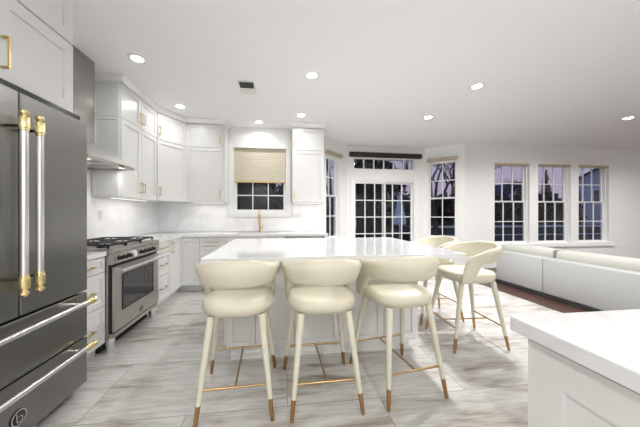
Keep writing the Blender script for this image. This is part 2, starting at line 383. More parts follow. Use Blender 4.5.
# ------------------------------------------------------------ cabinets
def pull(parent, x, z, L, y, vertical=True, mat='brass'):
    mb = MB(); s = .006; d = .032
    if vertical:
        mb.box(x-s,x+s,y-d-.008,y-d,z-L/2,z+L/2,.002)
        for k in (-1,1): mb.box(x-s,x+s,y-d,y-.0005,z+k*(L/2-.006)-s,z+k*(L/2-.006)+s)
    else:
        mb.box(x-L/2,x+L/2,y-d-.008,y-d,z-s,z+s,.002)
        for k in (-1,1): mb.box(x+k*(L/2-.006)-s,x+k*(L/2-.006)+s,y-d,y-.0005,z-s,z+s)
    return mb.build('handle', mat, parent)
G = .0035
def cab_door(t, x0, x1, z0, z1, y=0, h=None, stile=.058, name='door', hl=.13):
    d = MB().shaker(x0+G,x1-G,z0+G,z1-G,y-.0005,stile=stile).build(name,'cab',t)
    if h: pull(d, h[0], h[1], hl if h[2]=='v' else h[3], y-.0205, h[2]=='v')
    return d
def cab_drawer(t, x0, x1, z0, z1, y=0, L=.14):
    big = (z1-z0) > .18
    return cab_door(t, x0, x1, z0, z1, y, ((x0+x1)/2, (z0+z1)/2, 'h', L), stile=.045 if big else .034, name='drawer')
R90 = pi/2
# left run base line x=-1.55 (door faces at -1.53), local x = world y
def base_cab(label, loc, rz, wdt, depth=.60, group=None, top=.875):
    t = thing('base_cabinet', label, 'cabinet', loc, rz, group)
    MB().box(.001,wdt-.001,.0,depth-.02,.10,top).build('body','cabin',t)
    MB().box(.001,wdt-.001,.06,depth-.02,0,.0995).build('toe_kick','cab',t)
    return t
XF = -1.55; YF = 4.27
t = base_cab('narrow white three drawer base cabinet between the fridge and the range', (XF,1.985,0), R90, .478)
for z0,z1 in ((.735,.87),(.44,.735),(.105,.44)): cab_drawer(t,.0,.478,z0,z1,L=.15)
t = base_cab('white three drawer base cabinet just beyond the range, against the corner', (XF,3.335,0), R90, .50)
for z0,z1 in ((.72,.87),(.43,.72),(.105,.43)): cab_drawer(t,.0,.50,z0,z1,L=.17)
# corner unit with two doors meeting in the inner corner
t = thing('corner_base_cabinet', 'white corner base cabinet whose two doors meet in the inner corner', 'cabinet', (XF,3.837,0))
cw = -1.255-XF
MB().prism([(0,0),(0,YF-3.837),(cw,YF-3.837),(cw,YF-3.837+.58),(-.58,YF-3.837+.58),(-.58,0)], .10, .875).build('body','cabin',t)
MB().prism([(-.06,0),(-.06,YF-3.837+.06),(cw,YF-3.837+.06),(cw,YF-3.837+.5),(-.5,YF-3.837+.5),(-.5,0)], 0, .0995).build('toe_kick','cab',t)
m1 = Matrix.Rotation(R90,4,'Z')
dl = YF-3.837-.022
d = MB(m1).shaker(G,dl,.105,.87,-.0005).build('door','cab',t)
mb = MB(m1); mb.box(.03-.006,.03+.006,-.0605,-.0525,.68,.84,.002); mb.box(.024,.036,-.0525,-.021,.825,.837); mb.box(.024,.036,-.0525,-.021,.683,.695); mb.build('handle','brass',d)
MB(Matrix.Translation((0,YF-3.837,0))).shaker(.022,cw-G,.105,.87,-.0005).build('door','cab',t)
t = base_cab('white three drawer base cabinet on the window side, next to the corner unit', (-1.253,YF,0), 0, .413, .58)
for z0,z1 in ((.72,.87),(.43,.72),(.105,.43)): cab_drawer(t,0,.413,z0,z1,L=.19)
t = base_cab('white two door sink base cabinet under the window and the brass faucet', (-.838,YF,0), 0, .948, .58, top=.66)
MB().box(0,.948,-.0,.02,.66,.875).build('front_rail','cabin',t)
cab_door(t,0,.474,.105,.87,h=(.474-.035,.78,'v')); cab_door(t,.474,.948,.105,.87,h=(.474+.035,.78,'v'))
# end panel beside the dishwasher
tag(MB().box(.765,.785,YF-.02,BW-.02,0,.875).build('end_panel','cab'), 'white upright panel closing the counter end beside the dishwasher', 'panel')
t = thing('dishwasher', 'stainless dishwasher under the counter end, next to the sink cabinet', 'dishwasher', (.115,YF,0))
MB().box(0,.645,.0,.55,.10,.87).build('body','dark',t)
MB().box(.004,.641,-.022,-.0005,.11,.80,.004).build('door','steel',t)
MB().box(.004,.641,-.022,-.0005,.803,.868,.004).build('control_panel','steel',t)
MB().box(.02,.62,.05,.55,0,.0995).build('toe_kick','dark',t)
hb = MB(); hb.tube([(.05,-.06,.77),(.595,-.06,.77)],.011,10); hb.tube([(.08,-.06,.77),(.08,-.02,.77)],.008,8); hb.tube([(.565,-.06,.77),(.565,-.02,.77)],.008,8); hb.build('handle','steel_lt',t,smooth=True)

# counters ------------------------------------------------------
CT0, CT1 = .8755, .915
XC, YC = -1.512, 4.232
tag(MB().box(LW+.013,XC,1.99,2.458,CT0,CT1,.003).build('countertop','quartz'), 'short white countertop between the fridge and the range', 'countertop')
SKX0, SKX1, SKY0, SKY1 = -.70, -.01, 4.34, 4.70
mb = MB()
xs = [LW+.013, XC, SKX0, SKX1, .825]; ys = [3.34, YC, SKY0, SKY1, BW-.013]
def keep(i,j):
    if j == 0: return i == 0
    return not (i == 2 and j == 2)
V = {}
def gv(i,j,z):
    if (i,j,z) not in V: V[(i,j,z)] = mb.v((xs[i],ys[j],z))
    return V[(i,j,z)]
cells = {(i,j) for i in range(4) for j in range(4) if keep(i,j)}
for (i,j) in cells:
    mb.bm.faces.new((gv(i,j,CT1),gv(i+1,j,CT1),gv(i+1,j+1,CT1),gv(i,j+1,CT1)))
    mb.bm.faces.new((gv(i,j,CT0),gv(i,j+1,CT0),gv(i+1,j+1,CT0),gv(i+1,j,CT0)))
    for (di,dj,a,b) in ((-1,0,(0,1),(0,0)),(1,0,(1,0),(1,1)),(0,-1,(0,0),(1,0)),(0,1,(1,1),(0,1))):
        if (i+di,j+dj) not in cells:
            mb.bm.faces.new((gv(i+a[0],j+a[1],CT0),gv(i+b[0],j+b[1],CT0),gv(i+b[0],j+b[1],CT1),gv(i+a[0],j+a[1],CT1)))
tag(mb.build('countertop','quartz'), 'long white L-shaped countertop running from the range past the sink', 'countertop')
# sink
t = thing('kitchen_sink', 'steel undermount sink let into the countertop below the window', 'sink', ((SKX0+SKX1)/2,(SKY0+SKY1)/2,.70))
mb = MB(); a,b = (SKX1-SKX0)/2+.008, (SKY1-SKY0)/2+.008; zt = CT0-.0005-.70
mb.box(-a,a,-b,b,0,.004); mb.box(-a,-a+.004,-b,b,.004,zt); mb.box(a-.004,a,-b,b,.004,zt); mb.box(-a+.004,a-.004,-b,-b+.004,.004,zt); mb.box(-a+.004,a-.004,b-.004,b,.004,zt)
mb.build('basin','steel',t); MB().lathe([(.04,.0045),(.04,.007),(.028,.008),(.0,.0065)],seg=20).build('drain','steel_lt',t,smooth=True)
# faucet
t = thing('faucet', 'tall brass pull-down faucet behind the sink', 'faucet', (-.35,4.765,CT1))
MB().lathe([(.028,.0005),(.028,.006),(.022,.012),(.0,.0125)]).build('base','brass',t,smooth=True)
pts = [(0,0,.012),(0,0,.30)] + [(0,-.085+.085*cos(a),.30+.085*sin(a)) for a in [pi*k/10 for k in range(1,11)]] + [(0,-.17,.28)]
MB().tube(pts,[.017]*2+[.014]*11,14).build('spout','brass',t,smooth=True)
MB().tube([(0,-.17,.29),(0,-.171,.25),(0,-.173,.17)],[.015,.019,.021],14).build('spray_head','brass',t,smooth=True)
MB().tube([(.012,0,.07),(.05,0,.075),(.055,-.002,.075)],[.012,.012,.008],12).build('valve','brass',t,smooth=True)
MB().tube([(.045,0,.08),(.06,-.01,.14)],[.006,.005],10).build('lever','brass',t,smooth=True)

# upper cabinets --------------------------------------------------
UB, US, UT = 1.445, 2.375, 2.775
def upper(label, loc, rz, wdt, doors, depth=.31, group=None, name='wall_cabinet', body=True):
    t = thing(name, label, 'cabinet', (loc[0],loc[1],UB), rz, group)
    if body: MB().box(.001,wdt-.001,0,depth,0,UT-UB).build('body','cab',t)
    for (x0,x1,hx) in doors:
        cab_door(t,x0,x1,0,US-UB,h=(hx,.14,'v')); cab_door(t,x0,x1,US-UB,UT-UB-.005,h=(hx,US-UB+.13,'v'),stile=.058)
    return t
XU = -1.842; YU = 4.548
upper('white double door wall cabinet just beyond the range hood', (XU,3.215,0), R90, .865, [(0,.432,.432-.03),(.432,.865,.432+.03)], depth=-LW+XU-.014)
ub = [o for o in bpy.data.objects if o.name == 'wall_cabinet'][0]
mr = Matrix.Rotation(-R90,4,'Z')
for z0_,z1_ in ((.003,US-UB),(US-UB+.004,UT-UB-.004)): MB(mr).shaker(-.285,-.002,z0_,z1_,-.0005,th=.014,stile=.035,depth=.008).build('side_panel','cab',ub)
# diagonal corner cabinet
P0, P1 = (XU,4.085), (-1.565,YU)
t = thing('corner_wall_cabinet', 'white angled corner wall cabinet with a single door', 'cabinet', (P0[0],P0[1],UB), math.atan2(P1[1]-P0[1],P1[0]-P0[0]))
inv = Matrix.Rotation(-math.atan2(P1[1]-P0[1],P1[0]-P0[0]),4,'Z') @ Matrix.Translation((-P0[0],-P0[1],0))
MB(inv).prism([P0,P1,(P1[0],BW-.014),(LW+.014,BW-.014),(LW+.014,P0[1])],0,UT-UB).build('body','cab',t)
dL = hypot(P1[0]-P0[0],P1[1]-P0[1])
cab_door(t,.012,dL-.012,0,US-UB,h=(.045,.14,'v')); cab_door(t,.012,dL-.012,US-UB,UT-UB-.005,h=(.045,US-UB+.13,'v'))
t = upper('white single door wall cabinet left of the window shade', (-1.56,YU,0), 0, .64, [(.0,.60,.60-.035)], depth=BW-YU-.014)
t = upper('white single door wall cabinet between the sink window and the nook', (.235,YU,0), 0, .575, [(.0,.565,.035)], depth=BW-YU-.014)
def crown(pts, name):
    # moulding following the cabinet fronts; room on the right of the walking direction
    mb = MB(); prof = [(0,0),(.010,0),(.010,.02),(.038,.06),(.038,.0835),(0,.0835)]
    rings = []
    for i,p in enumerate(pts):
        ns = []
        for a,b in ((pts[max(i-1,0)],pts[i]),(pts[i],pts[min(i+1,len(pts)-1)])):
            if a != b: d = Vector((b[0]-a[0],b[1]-a[1])).normalized(); ns.append(Vector((d.y,-d.x)))
        nn = ns[0] if len(ns)==1 else (ns[0]+ns[1]).normalized()/max(.3,cos(ns[0].angle(ns[1])/2))
        rings.append([(p[0]+nn.x*o_,p[1]+nn.y*o_,UT+.0005+h_) for o_,h_ in prof])
    mb.ring_loft(rings); return struct(mb, name, 'trim')
crown([(LW+.02,3.213),(XU+.021,3.213),(XU+.021,4.075),(-1.557,YU-.021),(-.918,YU-.021),(-.918,BW-.01)], 'trim_3')
crown([(.233,BW-.01),(.233,YU-.021),(.812,YU-.021),(.812,BW-.01)], 'trim_4')
# filler top behind the crown
struct(MB().prism([(LW+.014,3.215),(XU,3.215),(XU,4.085),(-1.565,YU),(-.92,YU),(-.92,BW-.014),(LW+.014,BW-.014)],UT+.0005,CEIL-.001),'trim_5','cab')
struct(MB().box(.235,.81,YU,BW-.014,UT+.0005,CEIL-.001),'trim_6','cab')
# under-cabinet light strips
def led(x0,x1,y0,y1,label):
    t = thing('light_strip', label, 'light', ((x0+x1)/2,(y0+y1)/2,UB-.0125), group='light strips under the wall cabinets')
    a,b = (x1-x0)/2,(y1-y0)/2
    MB().box(-a,a,-b,b,.004,.012).build('housing','plastic',t); MB().box(-a+.004,a-.004,-b+.004,b-.004,0,.0035).build('lens','strip',t)
    ld = bpy.data.lights.new('strip_light','AREA'); ld.shape='RECTANGLE'; ld.size=2*a; ld.size_y=2*b; ld.energy=STRIP_W*max(2*a,2*b)/.6; ld.color=(1,.98,.96)
    lo = bpy.data.objects.new('strip_light',ld); col.objects.link(lo); lo.parent=t; lo.location=(0,0,-.004)
led(-2.0,-1.965,3.3,4.1,'slim light strip under the double door cabinet beside the hood')
led(-1.5,-.98,4.66,4.695,'slim light strip under the cabinet left of the window shade')
led(.28,.78,4.66,4.695,'slim light strip under the cabinet between sink window and nook')

# cabinet above the fridge
FCX = -1.462
t = thing('fridge_top_cabinet', 'white stacked cabinet built in above the fridge, with a brass pull', 'cabinet', (FCX,.99,1.955), R90)
MB().box(0,1.0,0,-LW+FCX-.002,0,CEIL-1.955-.002).build('body','cab',t)
for x0,x1,hx in ((.0,.495,.495-.045),(.495,1.0,.495+.035)):
    cab_door(t,x0,x1,.0,.475,h=(hx,.14,'v'),hl=.17,stile=.072); cab_door(t,x0,x1,.48,CEIL-1.955-.01,stile=.072)
# tall panel closing the near side of the fridge niche
tag(MB().box(LW+.002,-1.46,.93,.985,0,CEIL-.002).build('tall_panel','cab'), 'tall white panel at the near side of the fridge', 'panel')

# ------------------------------------------------------------ fridge
FX = -1.345
t = thing('refrigerator', 'dark stainless french door fridge with tall steel and gold handles', 'refrigerator', (FX,1.03,0), R90)
FW = .95
MB().box(0,FW,.065,.78,.04,1.89).build('body','fridge',t)
def fslab(name, x0, x1, z0, z1): return MB().box(x0,x1,0,.06,z0,z1,.006).build(name,'fridge',t)
def knobend(mb, p, ax, s=1):
    # gold end piece: collar, ribbed barrel, neck, ball finial
    prof = [(.016,0),(.019,.004),(.019,.012),(.022,.016),(.022,.062),(.019,.068),(.010,.074),(.011,.078),(.019,.086),(.020,.096),(.012,.106),(0,.108)]
    prof = [(r, h*s) for r,h in prof]
    mb.lathe(prof, p, ax, 20)
for side,(x0,x1,hx) in enumerate(((0,FW/2-.003,FW/2-.060),(FW/2+.003,FW,FW/2+.024))):
    d = fslab('door',x0,x1,.712,1.885)
    MB().tube([(hx,-.075,.94),(hx,-.075,1.665)],.0165,16).build('handle','steel_lt',d,smooth=True)
    for zz,sg in ((1.665,1),(.94,-1)): k = MB(); knobend(k,(hx,-.075,zz),'z',sg); k.build('handle_end','gold',d,smooth=30)
    for zz in (1.69,.92): MB().tube([(hx,-.06,zz),(hx,-.0005,zz)],.008,8).build('handle_mount','knob',d,smooth=True)
for (z0,z1,hz) in ((.392,.700,.655),(.07,.384,.352)):
    d = fslab('drawer',0,FW,z0,z1)
    MB().tube([(.07,-.075,hz),(FW-.12,-.075,hz)],.015,16).build('handle','steel_lt',d,smooth=True)
    for xx,sg in ((FW-.12,.85),(.07,-.85)): k = MB(); knobend(k,(xx,-.075,hz),'x',sg); k.build('handle_end','gold',d,smooth=30)
    for xx in (.1,FW-.14): MB().tube([(xx,-.06,hz),(xx,-.0005,hz)],.008,8).build('handle_mount','steel_lt',d,smooth=True)
MB().box(.03,FW-.03,.09,.7,0,.039).build('dark_underfill','dark',t)
MB().box(.01,FW-.01,.04,.60,1.891,1.93).build('gap_shade','knob',t)  # black filler painting the shade in the gap above the fridge
def badge(parent, c, m, r=.033):
    mb = MB(m @ Matrix.Translation(c))
    mb.lathe([(r,0),(r,-.003),(r*.93,-.004),(0,-.004)],(0,0,0),'y',28)
    o = mb.build('badge','knob',parent,smooth=30)
    mb = MB(m @ Matrix.Translation(c))
    for rr in (.94,):
        n = 32; a = [[( (r*q)*cos(2*pi*k/n), y, (r*q)*sin(2*pi*k/n)) for k in range(n)] for q,y in ((rr,-.004),(rr,-.0055),(rr-.1,-.0055),(rr-.1,-.004))]
        mb.ring_loft(a+[a[0]], close=False)
    # curled lower-case b in the roundel
    mb.tube([(-.3*r,-.0052,.62*r),(-.32*r,-.0052,.2*r),(-.28*r,-.0052,-.45*r),(.05*r,-.0052,-.6*r),(.38*r,-.0052,-.35*r),(.36*r,-.0052,.02*r),(.05*r,-.0052,.15*r),(-.2*r,-.0052,-.02*r)],.06*r,6)
    mb.build('emblem','steel_lt',parent,smooth=True)
badge(t,(1.497-1.03,-.0005,.19),Matrix.Identity(4),.042)

# ------------------------------------------------------------ range
RX, RY0, RW = -1.49, 2.468, .86
t = thing('range_cooker', 'wide stainless range with black knobs, gas grates and oven window', 'stove', (RX,RY0,0), R90)
D = -LW+RX-.016
MB().box(.001,RW-.001,.02,D,.13,.895).build('body','steel',t)
MB().box(0,RW,-.03,D,.8955,.93,.006).build('cooktop','steel',t)
cp = MB(); P = [(-.005,.79),(-.03,.80),(-.03,.8945),(.0195,.8945),(.0195,.79)]
cp.ring_loft([[(x,y,z) for y,z in P] for x in (0,RW)]); cp.build('control_panel','steel',t)
MB().box(.006,RW-.006,-.004,.0195,.172,.779).build('door_gap','dark',t)
dd = MB().box(.012,RW-.012,-.028,-.0045,.18,.768,.004).build('oven_door','steel',t)
MB().box(.14,RW-.16,-.031,-.0285,.36,.67,.001).build('oven_window','ovenglass',dd)
fr_ = MB(); a0,a1,b0,b1 = .126,RW-.146,.346,.684
fr_.box(a0,a0+.014,-.034,-.0285,b0,b1); fr_.box(a1-.014,a1,-.034,-.0285,b0,b1); fr_.box(a0+.014,a1-.014,-.034,-.0285,b0,b0+.014); fr_.box(a0+.014,a1-.014,-.034,-.0285,b1-.014,b1); fr_.build('window_trim','knob',dd)
h = MB(); h.tube([(.05,-.085,.735),(RW-.05,-.085,.735)],.014,14)
for xx in (.08,RW-.08): h.tube([(xx,-.08,.735),(xx,-.028,.735)],.010,10)
h.build('handle','steel_lt',dd,smooth=True)
badge(dd,(.46,-.0285,.235),Matrix.Identity(4),.03)
MB().box(.012,RW-.012,-.012,.0195,.782,.789).build('vent_slot','dark',t)
MB().box(.012,RW-.012,-.02,.0195,.13,.168,.003).build('kick_panel','steel',t)
def knob(x, z=.846, r=.019):
    k = MB(); k.lathe([(r*1.25,-.0305),(r*1.25,-.036),(r,-.038),(r*.92,-.062),(r*.8,-.066),(0,-.066)],(x,0,z),'y',20)
    k.box(x-.004,x+.004,-.072,-.065,z-r*.85,z+r*.85,.001)
    o = k.build('knob','knob',t,smooth=35)
    MB().lathe([(r*1.45,-.0302),(r*1.45,-.0335),(r*1.27,-.0335),(r*1.27,-.0302)],(x,0,z),'y',20).build('knob_ring','steel_lt',o,smooth=True)
for x in (.06,.13,.20,.44,.52,.60,.68): knob(x)
g_ = MB().lathe([(.036,-.0305),(.036,-.042),(.032,-.046),(0,-.046)],(.32,0,.846),'y',28).build('gauge','steel_lt',t,smooth=35)
MB().lathe([(.028,-.0463),(0,-.0466)],(.32,0,.846),'y',28).build('dial','plastic',g_)
MB().box(.02,RW-.02,.10,D,.0,.1295).build('dark_underfill','dark',t)  # black box added to paint in the shade under the range
for x in (.045,RW-.045):
    for y in (.03,): MB().lathe([(.026,0),(.032,.006),(.032,.05),(.038,.065),(.04,.1295),(0,.1295)],(x,y,0)).build('leg','steel_lt',t,smooth=35)
for bi,(x,y) in enumerate([(x,y) for x in (.16,.43,.70) for y in (.16,.44)]):
    MB().lathe([(.05,.9305),(.05,.94),(.036,.944),(.036,.951),(0,.952)],(x,y,0)).build('burner','black',t,smooth=35)
for i in range(3):
    g_ = MB(); x0 = .025+i*.273; x1 = x0+.264; y0,y1 = .03,.58; z = .972
    g_.box(x0,x1,y0,y0+.016,z-.018,z,.003); g_.box(x0,x1,y1-.016,y1,z-.018,z,.003); g_.box(x0,x0+.012,y0,y1,z-.012,z,.003); g_.box(x1-.012,x1,y0,y1,z-.012,z,.003)
    g_.box(x0,x1,(y0+y1)/2-.006,(y0+y1)/2+.006,z-.012,z,.003)
    for yc in (.16,.44):
        for a in range(4):
            c_,s2 = cos(a*pi/2+pi/4),sin(a*pi/2+pi/4); xc=(x0+x1)/2
            g_.tube([(xc+c_*.03,yc+s2*.03,z+.004),(xc+c_*.08,yc+s2*.08,z-.004),(xc+c_*.15*.85,yc+s2*.15*.85,z-.008)],.0085,6)
    for px_ in (x0+.006,x1-.006):
        for py_ in (y0+.006,y1-.006,(y0+y1)/2): g_.box(px_-.006,px_+.006,py_-.006,py_+.006,.9305,z-.006)
    g_.build('grate','black',t,smooth=30)

# ------------------------------------------------------------ hood
t = thing('range_hood', 'stainless chimney range hood on the wall above the range', 'range hood', (LW,2.475,1.745), R90)
HW, HD, hz0 = .72, .475, 0     # local x along wall, -y into the room
MB().box(.18,.50,-.20,-.014,.262,CEIL-1.745-.001).build('chimney','steel_dk',t)
mb = MB(); r0 = [(0,-.014,.032),(HW,-.014,.032),(HW,-HD,.032),(0,-HD,.032)]; r1 = [(.18,-.014,.262),(.50,-.014,.262),(.50,-.20,.262),(.18,-.20,.262)]
mb.ring_loft([r0,r1]); mb.build('canopy','steel_lt',t)
mb = MB(); mb.box(0,HW,-HD,-HD+.02,0,.0315); mb.box(0,.02,-HD+.02,-.014,0,.0315); mb.box(HW-.02,HW,-HD+.02,-.014,0,.0315); mb.box(.02,HW-.02,-.03,-.014,0,.0315); mb.build('rim','steel',t)
for x0 in (.02,.255,.49): MB().box(x0+.002,x0+.208,-HD+.03,-.04,.012,.026).build('filter','steel_lt',t)
for x0 in (.10,.62):
    MB().lathe([(.028,.012),(.028,.008),(0,.008)],(x0,-.40,0),seg=20).build('lamp','strip',t)
    ld = bpy.data.lights.new('hood_light','AREA'); ld.shape='DISK'; ld.size=.05; ld.energy=.6; ld.color=(1,.98,.95)
    lo = bpy.data.objects.new('hood_light',ld); col.objects.link(lo); lo.parent=t; lo.location=(x0,-.40,.004)
MB().box(.44,.52,-HD-.002,-HD-.0005,.010,.022).build('control_strip','knob',t)

# ------------------------------------------------------------ island
t = thing('island_cabinet', 'white panelled island base under the large pale slab, with stools around it', 'kitchen island', (-.44,2.21,0))
IW, ID = 1.70, 1.17
MB().box(0,IW,.0005,ID,.10,.874).build('body','cab',t)
ed = [0,.243,.572,.977,1.375,IW]
for a_,b_ in zip(ed,ed[1:]): MB().shaker(a_+.0035,b_-.0035,.115,.865,0,stile=.055).build('panel','cab',t)
for i,(x,wd_) in enumerate(((IW,ID),)):
    mm = Matrix.Translation((IW,.0,0)) @ Matrix.Rotation(R90,4,'Z')
    for k in range(2): MB(mm).shaker(.03+k*.57,.03+(k+1)*.57-.004,.135,.865,-.0005,stile=.06).build('side_panel','cab',t)
    mm = Matrix.Translation((0,ID,0)) @ Matrix.Rotation(-R90,4,'Z')
    for k in range(2): MB(mm).shaker(.0+k*.58,.0+(k+1)*.58-.004,.135,.865,-.0005,stile=.06).build('side_panel','cab',t)
MB().box(.03,IW-.06,.03,ID-.06,0,.0995).build('toe_kick','cab',t)
isl = MB(); isl.box(-.575,1.56,1.965,3.44,.875,.915,.003)
tag(isl.build('countertop','quartz'), 'large pale quartz slab of the island, stools tucked under two sides', 'countertop')

# ------------------------------------------------------------ counter stools
def lerp(a,b,t): return a+(b-a)*t
def sm(a,b,x): x = max(0,min(1,(x-a)/(b-a))); return x*x*(3-2*x)
def catmull(P, n):
    out = []; Q = [2*P[0]-P[1]]+P+[2*P[-1]-P[-2]]; segs = len(P)-1
    for i in range(n+1):
        f_ = i/n*segs; k = min(int(f_),segs-1); u = f_-k; a,b,c,d = Q[k:k+4]
        out.append(.5*((2*b)+(-a+c)*u+(2*a-5*b+4*c-d)*u*u+(-a+3*b-3*c+d)*u**3))
    return out
def stool(label):
    t = thing('counter_stool', label, 'stool', group='cream leather counter stools around the island')
    # seat: squarish disc with a soft bulge
    mb = MB(); prof = [(.30,.600),(.70,.601),(.86,.610),(.95,.630),(.99,.655),(.985,.678),(.94,.694),(.84,.702),(.6,.706),(.3,.707),(.02,.707)]
    rings = []
    for r,z in prof:
        ring = []
        for k in range(40):
            a = 2*pi*k/40; e_ = 2/2.6
            x = abs(cos(a))**e_*(1 if cos(a)>=0 else -1); y = abs(sin(a))**e_*(1 if sin(a)>=0 else -1)
            ring.append((x*.236*r, -.0+y*.235*r, z))
        rings.append(ring)
    mb.ring_loft(rings); mb.build('seat','cream',t,smooth=60)
    # wrap-round back band that dips into arms
    path = catmull([Vector(p) for p in ((-.222,.185,0),(-.226,.09,0),(-.218,-.03,0),(-.188,-.145,0),(-.11,-.215,0),(0,-.24,0),(.11,-.215,0),(.188,-.145,0),(.218,-.03,0),(.226,.09,0),(.222,.185,0))], 80)
    mb = MB(); rings = []; N_ = 80
    for i,p in enumerate(path):
        s_ = abs(i/N_*2-1)       # 0 rear .. 1 arm tips
        q = path[min(i+1,N_)]-path[max(i-1,0)]; q.normalize(); nx,ny = q.y,-q.x     # outward
        zt = .968-.040*sm(.12,.55,s_)-.075*sm(.50,.95,s_)-.16*sm(.86,1.0,s_)
        zb = .800-.012*sm(.3,.6,s_)-.175*sm(.60,.84,s_)
        th = .0215*(1-.35*sm(.93,1.0,s_)) 
        ring = []; K = 22; hc = (zt-zb)/2; zc = (zt+zb)/2
        for k in range(K):
            a = 2*pi*k/K; ca,sa = cos(a),sin(a); e1 = .9; e2 = .62
            u = abs(ca)**e1*(1 if ca>=0 else -1)*th; v = abs(sa)**e2*(1 if sa>=0 else -1)*hc
            z = zc+v; lean = max(0,min(z,.905)-.78)*.32-max(0,z-.915)*.35
            lean *= 1-.3*sm(.7,1,s_)
            ring.append((p.x+nx*(u+lean), p.y+ny*(u+lean), z))
        rings.append(ring)
    mb.ring_loft(rings); mb.build('backrest','cream',t,smooth=60)
    F = {}
    for (tx,ty,fx,fy) in ((-.155,-.165,-.222,-.265),(.155,-.165,.222,-.265),(-.165,.15,-.245,.27),(.165,.15,.245,.27)):
        a = Vector((tx,ty,.612)); b = Vector((fx,fy,.002)); c_ = a.lerp(b,.80)
        lg = MB().tube([a,a.lerp(b,.5),c_],[.0235,.0185,.0150],14).build('leg','creamleg',t,smooth=True)
        MB().tube([c_,b],[.0152,.0118],14).build('foot_cap','bronze',lg,smooth=50)
        F[(tx>0,ty>0)] = a.lerp(b,.67)
    for k in (False,True):
        MB().tube([F[(False,k)],F[(True,k)]],.0075,10).build('stretcher','rod',t,smooth=True)
    MB().tube([(F[(False,False)]+F[(True,False)])/2,(F[(False,True)]+F[(True,True)])/2],.0068,10).build('stretcher','rod',t,smooth=True)
    return t
s0 = stool('cream counter stool at the island end nearest the fridge and range, backrest to the room')
spots = [(-.270,1.812,2,None),
         (.293,1.795,1,'cream counter stool, middle one of the three along the long side of the island'),
         (.872,1.835,8,'cream counter stool, turned slightly, at the island corner between the row and the side pair'),
         (1.838,2.335,87,'cream counter stool at the short side of the island, nearer the small corner counter'),
         (1.845,2.925,90,'cream counter stool at the short side of the island, nearer the patio door')]
for i,(x,y,a,l) in enumerate(spots):
    o = s0 if i == 0 else copy_tree(s0)
    o.location = (x,y,0); o.rotation_euler = (0,0,radians(a))
    if l: o['label'] = l

# ------------------------------------------------------------ small counter at the lower right
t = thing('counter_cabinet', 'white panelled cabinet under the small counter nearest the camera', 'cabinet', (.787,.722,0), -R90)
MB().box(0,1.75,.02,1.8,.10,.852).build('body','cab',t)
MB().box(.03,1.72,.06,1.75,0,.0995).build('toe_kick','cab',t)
MB().box(.004,1.745,.03,1.79,.8525,.8685).build('shadow_strip','dark',t)  # black strip painting in the shadow line below the countertop
MB().box(0,1.75,.001,.0195,.10,.125).build('rail','cab',t)
for k in range(3): MB().shaker(.0+k*.583,(k+1)*.583-.003,.128,.851,.0195,stile=.10,depth=.011).build('panel','cab',t)
mb = MB(); mb.box(.752,2.75,-1.10,.752,.869,.915,.004)
tag(mb.build('countertop','quartz'), 'white quartz countertop corner in the lower right, nearest the camera', 'countertop')

# ------------------------------------------------------------ sofa
t = thing('sectional_sofa', 'long low white leather sofa with its back to the kitchen', 'sofa', (3.95,1.3,0))
MB().box(-.035,1.0,.02,2.91,0,.0495).build('dark_underfill','dark',t)  # black band along the foot of the sofa, slightly ahead of its back
for y0,y1 in ((.0,2.103),(2.107,2.93)):
    MB().box(0,.17,y0,y1,.05,.58,.018,3).build('back_panel','sofa',t,smooth=40)
    MB().box(.171,1.05,y0+.002,y1-.002,.065,.30,.02,3).build('seat_base','sofa',t,smooth=40)
    MB().box(.36,1.05,y0+.004,y1-.004,.302,.44,.05,4).build('seat_cushion','sofac',t,smooth=50)
def cushion(x0,x1,y0,y1,z0,z1):
    mb = MB(); mb.box(x0,x1,y0,y1,z0,z1)
    bmesh.ops.subdivide_edges(mb.bm, edges=mb.bm.edges[:], cuts=5, use_grid_fill=True)
    cx,cy,cz = (x0+x1)/2,(y0+y1)/2,(z0+z1)/2; hx,hy,hz = (x1-x0)/2,(y1-y0)/2,(z1-z0)/2
    for v in mb.bm.verts:
        a,b,c_ = (v.co.x-cx)/hx,(v.co.y-cy)/hy,(v.co.z-cz)/hz
        k = 1+.12*(1-b**4)
        rr = (abs(a)**6+abs(c_)**6)**(1/6) if (a or c_) else 1; m_ = max(abs(a),abs(c_)) or 1
        v.co.x = cx+a*hx*(m_/rr)*(.9+.1*(1-b**6)); v.co.z = cz+c_*hz*(m_/rr)*(.92+.08*(1-b**4))
        v.co.y = cy+b*hy*(1-.03*(a*a+c_*c_)/2)
    return mb.build('back_cushion','sofac',t,smooth=60)
cushion(.20,.46,2.12,3.0,.43,.70); cushion(.20,.46,.72,2.09,.43,.70); cushion(.20,.46,.02,.70,.43,.70)

# ------------------------------------------------------------ outlets, switch, vent
def plate(label, loc, rz, w_=.072, h_=.116, cat='outlet', name='wall_outlet', group=None):
    t = thing(name, label, cat, loc, rz, group)
    MB().box(-w_/2,w_/2,-.007,-.001,-h_/2,h_/2,.002).build('plate','plastic',t)
    if cat == 'outlet':
        for z in (-.024,.024):
            o = MB().box(-.016,.016,-.009,-.0072,z-.014,z+.014,.001).build('socket','plastic',t)
            s_ = MB(); s_.box(-.007,-.005,-.0096,-.0091,z-.004,z+.006); s_.box(.005,.007,-.0096,-.0091,z-.004,z+.006); s_.build('slot','dark',o)
    else:
        MB().box(-.012,.012,-.012,-.0072,-.022,.022,.001).build('rocker','plastic',t)
plate('white outlet on the marble wall above the range', (LW+.012,3.37,1.235), R90)
plate('white outlet on the marble wall between range and corner', (LW+.012,4.207,1.20), R90)
plate('white outlet on the marble wall under the cabinet left of the window', (-1.308,BW-.012,1.205), 0)
plate('wide white outlet plate on the marble between sink window and counter end', (.398,BW-.012,1.185), 0, w_=.12)
